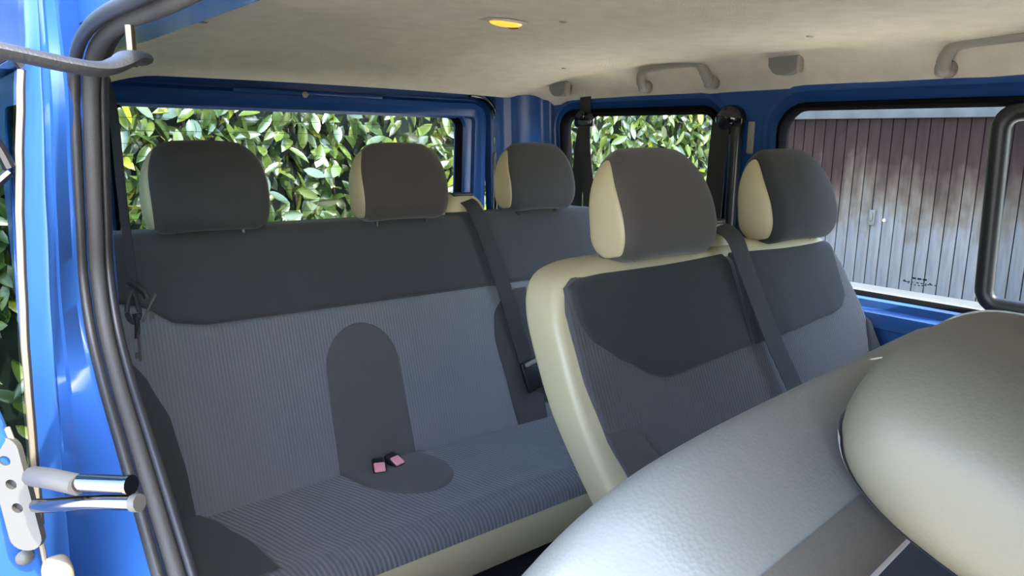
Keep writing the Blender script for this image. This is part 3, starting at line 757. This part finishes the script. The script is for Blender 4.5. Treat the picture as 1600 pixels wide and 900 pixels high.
# headrest
hr = MB(); hc = Vector((.522, .131, 1.043)); 
hx = RX; hz = (-Yd*.90-Vector((0, 0, .38))).normalized(); hz = (hz-hx*hz.dot(hx)).normalized(); hy = hz.cross(hx)
def HP(ph, th, off=1.):
    sg = -1 if ph < 0 else 1; ph = min(abs(ph), math.pi/2); u = math.sin(ph)**(2/2.8)*sg; c_ = max(0, math.cos(ph))
    cy, sz_ = math.cos(th), math.sin(th)
    y = math.copysign(abs(cy)**.85, cy)*.058; z = math.copysign(abs(sz_)**.8, sz_)*.092
    return hc+(hx*u*.142+hy*y*c_**(2/2.8)*off+hz*z*c_**(2/4)*off)
b = MB(); b.grid(lambda u, v: HP(R(90)*(2*u-1), 2*math.pi*v), 48, 44, cv=True); HRF = b.build('headrest', 'vinyl_back_shaded', FS, sharp=70)
b = MB(); b.grid(lambda u, v: HP(R(50)*(2*u-1), math.pi*(.60+.8*v), 1.03), 24, 24); b.build('headrest_front', 'brown', HRF)
# welt seam round the back shell: where the cushion crosses a slanted plane, lower side only
ns_ = Vector((-.80, -.10, .59)).normalized(); e1 = ns_.cross(Vector((0, 0, 1))).normalized(); e2 = ns_.cross(e1).normalized(); bins = {}
for i in range(161):
    for j in range(200):
        q_ = HP(R(-89.9+179.8*i/160), 2*math.pi*j/200, 1.003); d_ = q_-hc; k_ = int((math.atan2(d_.dot(e2), d_.dot(e1))+math.pi)/(2*math.pi)*60) % 60
        er = abs(d_.dot(ns_)+.010)
        if k_ not in bins or er < bins[k_][0]: bins[k_] = (er, q_)
lp_ = [bins[k][1] for k in sorted(bins)]
lp_ = cr([(lp_[k-1]+lp_[k]*2+lp_[(k+1) % len(lp_)])/4 for k in range(len(lp_))], 2, True)
b = MB(); b.tube(lp_, .0016, 6, closed=True); b.build('piping', 'hook', HRF)
for sx in (-.07, .07):
    b = MB(); b.tube([hc+hx*sx-hz*.05, ffs(sx+.047, -.02, .045)], .007, 8); b.build('post', 'black', HRF)
b = MB(); b.rbox((.48, .60, .38), (.46, .42, .14), .04); b.build('seat_cushion', 'dark_shaded', FS)
b = MB(); b.rbox((.48, .60, .165), (.40, .34, .33), .02); b.build('seat_base', 'floor', FS)
for sx in (-.23, .23):
    b = MB(); b.rbox(ffs(sx, -.585, .05)+Vector((0, .02, -.06)), (.02, .07, .2), .008); b.build('hinge_plate', 'black', FS)

# ================================================================== BELTS
def belt(name, label, parts):
    e = empty(name, parts[0][1][-1] if False else (0, 0, 0)); tag(e, label, 'seat belt'); return e
# rear middle belt
e = empty('seat_belt', (1.30, 1.46, .47)); tag(e, 'black seat belt crossing the rear bench from its beige top outlet', 'seat belt')
b = MB(); pth = cr([(1.150, 1.645, 1.062), (1.160, 1.612, 1.045), (1.180, 1.585, .98), (1.215, 1.540, .83), (1.235, 1.510, .72), (1.255, 1.485, .62)], 6)
ribbon(b, pth, (1, 0, 0.15), .046); b.build('webbing', 'belt', e)
b = MB(); pth = cr([(1.255, 1.480, .60), (1.275, 1.47, .55), (1.32, 1.46, .50), (1.36, 1.46, .478)], 6); ribbon(b, pth, (1, 0, .5), .046); b.build('webbing', 'belt', e)
rot = Matrix.Rotation(R(-12), 3, 'Y')@Matrix.Rotation(R(-12), 3, 'X')
b = MB(); b.rbox((1.258, 1.470, .592), (.050, .014, .085), .005, rot); b.build('tongue', 'black', e)
b = MB(); b.rbox((1.258, 1.462, .632), (.056, .012, .012), .004, rot); b.build('tongue_bar', 'hook', e)
# middle bench belt
e = empty('seat_belt', (1.36, .70, .6)); tag(e, 'dark seat belt running down the middle bench between its two headrests', 'seat belt')
b = MB(); pth = cr([(1.236, .885, 1.058), (1.238, .848, 1.040), (1.248, .822, .98), (1.275, .770, .85), (1.305, .722, .74), (1.34, .670, .62), (1.37, .625, .50)], 6)
ribbon(b, pth, (1, 0, .25), .046); b.build('webbing', 'belt', e)
# side belt at the quarter window
e = empty('seat_belt', (1.70, 1.72, .9)); tag(e, 'black seat belt hanging in two strands in the quarter window', 'seat belt')
b = MB(); ribbon(b, cr([(1.742, 1.795, 1.38), (1.738, 1.79, 1.30), (1.715, 1.785, 1.18), (1.700, 1.775, 1.05), (1.69, 1.765, .90)], 5), (0, 1, 0), .05); b.build('webbing', 'belt', e)
b = MB(); ribbon(b, cr([(1.730, 1.785, 1.29), (1.700, 1.745, 1.18), (1.67, 1.69, 1.05), (1.64, 1.64, .92)], 5), (0, 1, .1), .048); b.build('webbing', 'belt', e)
b = MB(); b.rbox((1.735, 1.785, 1.285), (.03, .085, .045), .012); b.rbox((1.722, 1.785, 1.30), (.02, .03, .03), .008); GDR = b.build('belt_guide', 'gloss', e)
b = MB(); b.grid(lambda u, v: (1.709-.003*(1-v*v), 1.785+.012*v*math.cos(2*math.pi*u), 1.302+.012*v*math.sin(2*math.pi*u)), 14, 4, cu=True); b.build('bolt_cap', 'black', GDR)
# side belt on the pillar between the windows
e = empty('seat_belt', (1.72, 1.22, .9)); tag(e, 'black seat belt on the pillar between the two side windows', 'seat belt')
b = MB()
def dome(u, v):
    a = 2*math.pi*u; r = math.sin(v*math.pi/2)
    return (1.752-.040*math.cos(v*math.pi/2), 1.236+.046*r*math.cos(a), 1.292+.040*r*math.sin(a)-.01*r)
b.grid(dome, 24, 8, cu=True); b.build('guide_cover', 'gloss', e)
b = MB(); ribbon(b, cr([(1.728, 1.252, 1.275), (1.722, 1.252, 1.18), (1.712, 1.248, 1.05), (1.705, 1.245, .9)], 5), (0, 1, 0), .058); b.build('webbing', 'belt', e)
b = MB(); b.rbox((1.738, 1.208, 1.09), (.03, .026, .36), .010); b.build('guide_rail', 'black', e)
# buckles on the rear cushion
def buckle(x, y, ang, label):
    e = empty('belt_buckle', (x, y, .478)); tag(e, label, 'belt buckle', 'belt buckles on the rear bench')
    rot = Matrix.Rotation(R(ang), 3, 'Z')@Matrix.Rotation(R(24), 3, 'X')
    c = Vector((x, y, .486))
    b = MB(); b.rbox(c, (.030, .046, .020), .006, rot); b.build('housing', 'black', e)
    b = MB(); b.rbox(c+rot@Vector((0, -.008, .0095)), (.025, .026, .006), .0028, rot); b.build('release_button', 'pink', e)
buckle(.757, 1.408, -22, 'black belt buckle with faded pink button, left one of the pair on the seat')
buckle(.800, 1.416, 14, 'black belt buckle with faded pink button, right one of the pair on the seat')
buckle(1.352, 1.462, 10, 'black belt buckle with pink button half hidden beside the beige shoulder')
# strap and hooks by the door seal
e = empty('hanging_strap', (.255, 1.27, .9)); tag(e, 'grey strap with snap hook hanging beside the door seal', 'strap')
b = MB(); ribbon(b, cr([(.240, 1.26, 1.30), (.250, 1.275, 1.25), (.254, 1.285, 1.12), (.259, 1.285, 1.0), (.2545, 1.272, .958)], 6), (.8, -.5, 0), .013, .003); b.build('webbing', 'belt', e)
b = MB(); b.tube([(.247, 1.262, .995), (.258, 1.262, .985), (.268, 1.26, .975), (.272, 1.258, .965)], .0055, 8); b.build('clamp', 'black', e)
b = MB(); b.tube(cr([(.254, 1.268, .975), (.246, 1.268, .958), (.244, 1.268, .938), (.252, 1.268, .926), (.261, 1.268, .936), (.259, 1.268, .956)], 6, True), .0040, 8, True); b.build('snap_hook', 'rubber_grey', e)
b = MB(); b.tube([(.254, 1.266, .94), (.256, 1.264, .925), (.254, 1.264, .90)], .0045, 8); b.build('swivel', 'black', e)
b = MB(); b.rbox((.2555, 1.262, .885), (.004, .004, .045), .0015); b.rbox((.2515, 1.262, .872), (.006, .003, .010), .001); b.build('hook_tip', 'steel', e)
b = MB(); rot = Matrix.Rotation(R(-28), 3, 'Y'); b.rbox((.272, 1.250, .950), (.004, .004, .05), .0015, rot.inverted()); b.rbox((.274, 1.248, .936), (.008, .003, .008), .001); b.build('hook_tip', 'steel', e)

# ================================================================== CEILING FITTINGS
def grab(yc, half, label, x=1.700, z=1.430):
    e = empty('grab_handle', (x, yc, z-.05)); tag(e, label, 'grab handle', 'grab handles on the headliner')
    pts = [(x+.035, yc+half, z-.055), (x+.010, yc+half*.99, z-.050), (x-.006, yc+half*.95, z-.028), (x-.012, yc+half*.80, z-.006), (x-.014, yc+half*.4, z+.000),
           (x-.014, yc-half*.4, z+.003), (x-.012, yc-half*.80, z+.000), (x-.006, yc-half*.95, z-.022), (x+.010, yc-half*.99, z-.046), (x+.035, yc-half, z-.052)]
    path = cr(pts, 5); n = len(path)
    b = MB(); b.tube(path, [.017-.004*math.sin(math.pi*i/(n-1)) for i in range(n)], 12, up=(1, 0, 0), sy=.85); b.build('grip', 'greyplastic', e)
    for s in (1, -1):
        b = MB(); b.rbox((x+.022, yc+s*half, z-.050), (.03, .042, .034), .012); b.build('foot', 'greyplastic', e)
grab(1.405, .118, 'grey grab handle on the headliner above the quarter window')
grab(.535, .160, 'grey grab handle on the headliner at the right edge of the view')
def hook(yc, label, x=1.700, z=1.412, w=.042):
    b = MB(); e = empty('coat_hook', (x, yc, z-.03)); tag(e, label, 'coat hook', 'coat hooks on the headliner')
    L = []
    for d in (0, .012, .026):
        L.append([(x-.012+d, yc+q*w*(1-.25*max(0, -p)), z+p*.026) for q, p in [(.9, 1), (1, .8), (1, -.2), (.8, -.8), (.45, -1), (-.45, -1), (-.8, -.8), (-1, -.2), (-1, .8), (-.9, 1)]])
    b.loops(L); b.build('hook_plate', 'hook', e)
    b = MB(); b.rbox((x-.006, yc-w*.98, z-.004), (.022, .010, .040), .004); b.build('side_rim', 'greyplastic', e)
hook(1.860, 'flat grey coat hook on the headliner near the rear corner', x=1.690, z=1.388)
hook(1.055, 'flat grey coat hook on the headliner above the pillar between the side windows')
# dome lamp
e = empty('dome_lamp', (.935, 1.19, 1.43)); tag(e, 'small lit amber dome lamp set in the headliner', 'lamp')
lz = zc(.935, 1.19)
b = MB(); b.grid(lambda u, v: Vector((.935, 1.19, lz-.002))+RX*(.050*v*math.cos(2*math.pi*u))+Yd*(.030*v*math.sin(2*math.pi*u))-Vector((0, 0, .004*(1-v**4))), 28, 5, cu=True); b.build('bezel', 'liner', e)
b = MB(); b.grid(lambda u, v: Vector((.935, 1.19, lz-.005))+RX*(.040*v*math.cos(2*math.pi*u))+Yd*(.020*v*math.sin(2*math.pi*u))-Vector((0, 0, .006*math.sqrt(max(0, 1-v*v)))), 28, 8, cu=True); b.build('lens', 'amber', e)

# ================================================================== SLIDING DOOR (slid open, left of the opening)
SD = empty('sliding_door', (.02, 1.3, .1)); tag(SD, 'open blue sliding door with steel roller arms at the left edge', 'door')
# upper arm with roller pin
b = MB(); ap = cr([(-.10, .735, 1.262), (-.098, .62, 1.262), (-.075, .548, 1.264), (-.02, .54, 1.270), (.035, .548, 1.269), (.085, .556, 1.262), (.105, .562, 1.261), (.118, .57, 1.266), (.126, .578, 1.271), (.136, .594, 1.272)], 5)
L = []
for i, p in enumerate(ap):
    t = (ap[min(i+1, len(ap)-1)]-ap[max(i-1, 0)]).normalized(); d = t.cross(Vector((0, 0, 1))).normalized(); u = d.cross(t)
    L.append([p+d*.010*math.cos(a)+u*.0050*math.sin(a) for a in [2*math.pi*k/12 for k in range(12)]])
b.loops(L); b.build('upper_arm', 'rubber', SD)
b = MB(); b.tube([(.131, .592, 1.266), (.131, .592, 1.294)], .0034, 12); b.build('roller_pin', 'brass', SD)
# lower arms and bracket
b = MB(); b.tube(cr([(.050, .668, .950), (.054, .650, .955), (.060, .628, .960), (.072, .60, .963)], 4), [.0080]*13, 10); b.build('arm_socket', 'steel', SD)
b = MB(); b.tube([(.066, .612, .9625), (.100, .565, .9685)], .0068, 14); b.tube([(.0995, .5655, .9684), (.1010, .5635, .9687)], .0074, 14); b.build('roller_arm', 'chrome', SD)
b = MB(); b.tube(cr([(.050, .665, .926), (.058, .636, .936), (.077, .597, .949), (.102, .556, .9575)], 4), .0056, 12); b.build('guide_rod', 'chrome', SD)
b = MB(); b.tube([(.100, .558, .957), (.1035, .5535, .958)], .0066, 10); b.build('rod_cap', 'steel', SD)
def plate(u, v, d): return Vector((.037, .69, .932))+Vector((.62, -.35, -.55)).normalized()*0+Vector((.85, -.5, 0)).normalized()*u+Vector((.14, -.10, 1)).normalized()*0+Vector((-.10, .30, 1)).normalized()*v+Vector((-.5, -.85, .2)).normalized()*(-d)
pl = rrect(-.012, .012, -.050, .046, .011, 5)
holes = [[(.0+.0042*math.cos(-2*math.pi*k/12), hz_+.0042*math.sin(-2*math.pi*k/12)) for k in range(12)] for hz_ in (.026, .006, -.014)]
b = MB(); panel_holes(b, pl, holes, lambda u, v: plate(u, v, 0), lambda u, v: plate(u, v, .008)); b.build('bracket', 'steel', SD, smooth=False)
b = MB(); prism(b, offset2(pl, .004), [(0, .006), (0, .010)], plate); b.build('bracket_back', 'black', SD)
# door leaf: lower front edge near the camera, window edge higher up
b = MB()
def leaf_edge(z): return interp(z, [(.55, .066), (.80, .057), (.855, .053), (.90, .0505), (.965, .043), (.99, .036)])
rows = []
for z in (.5, .6, .7, .8, .86, .92, .965, .985):
    x1 = leaf_edge(z); y = .70
    rows.append([(x1-.16, y+.02, z), (x1-.004, y, z), (x1, y+.004, z), (x1-.004, y+.25, z), (x1-.006, y+1.0, z), (x1-.16, y+1.02, z)])
b.loops(rows); b.build('door_edge', 'paint', SD, sharp=60)
b = MB(); b.tube([(leaf_edge(z)+.001, .704, z) for z in (.55, .62, .7, .78, .84, .9, .95, .982)], .0024, 8); b.build('edge_trim', 'cream', SD)
b = MB(); c = Vector((.0400, .698, .868)); b.grid(lambda u, v: c+Vector((.007*v*math.cos(2*math.pi*u), -.004*(1-v*v), .007*v*math.sin(2*math.pi*u))), 14, 4, cu=True); b.build('screw', 'steel', SD)
b = MB(); wl = rrect(.72, 1.70, .955, 1.335, .07); fd = lambda u, v, d: (-.105+d, u, v)
ring(b, wl, [(0, -.02), (.05, -.02), (.055, 0), (.05, .02), (0, .02)], fd); b.build('window_frame', 'paint', SD)
b = MB(); prism(b, offset2(wl, .045), [(0, -.002), (0, .002)], fd); b.build('pane', 'glass_dark', SD, smooth=False)
# window frame edge running up beside the body, with cream seal
fe = [jC(z)+Vector((-.0045, -.004, 0)) for z in [.80+.02*k for k in range(25)]]
b = MB(); b.tube([p+Vector((.002, .0, 0)) for p in fe], .0030, 8); b.build('window_seal', 'cream', SD)
b = MB(); b.tube([p+Vector((.0055, .004, 0)) for p in fe], .0030, 8); b.build('window_gasket', 'black', SD)
b = MB(); b.tube([(.0975, .896, 1.283), (.088, .893, 1.294), (.055, .885, 1.272), (-.02, .86, 1.22)], .0045, 8); b.build('window_top_rail', 'black', SD)
b = MB(); b.loops([[p+Vector((-.003, .002, 0)), p+Vector((-.14, -.03, 0)), p+Vector((-.14, -.026, 0)), p+Vector((-.003, .006, 0))] for p in fe]); b.build('pane', 'glass_dark', SD, smooth=False)
b = MB(); b.tube(cr([(.02, .88, 1.245), (.05, .888, 1.230), (.068, .892, 1.21), (.078, .894, 1.185)], 6), .006, 8); b.tube(cr([(.02, .88, 1.14), (.05, .888, 1.155), (.068, .892, 1.172), (.077, .894, 1.18)], 6), .005, 8); b.build('inner_gasket', 'gloss', SD)
# cream stop buffer at the bottom
b = MB(); b.rbox((.059, .665, .860), (.022, .03, .030), .009); b.build('stop_buffer', 'cream', SD)
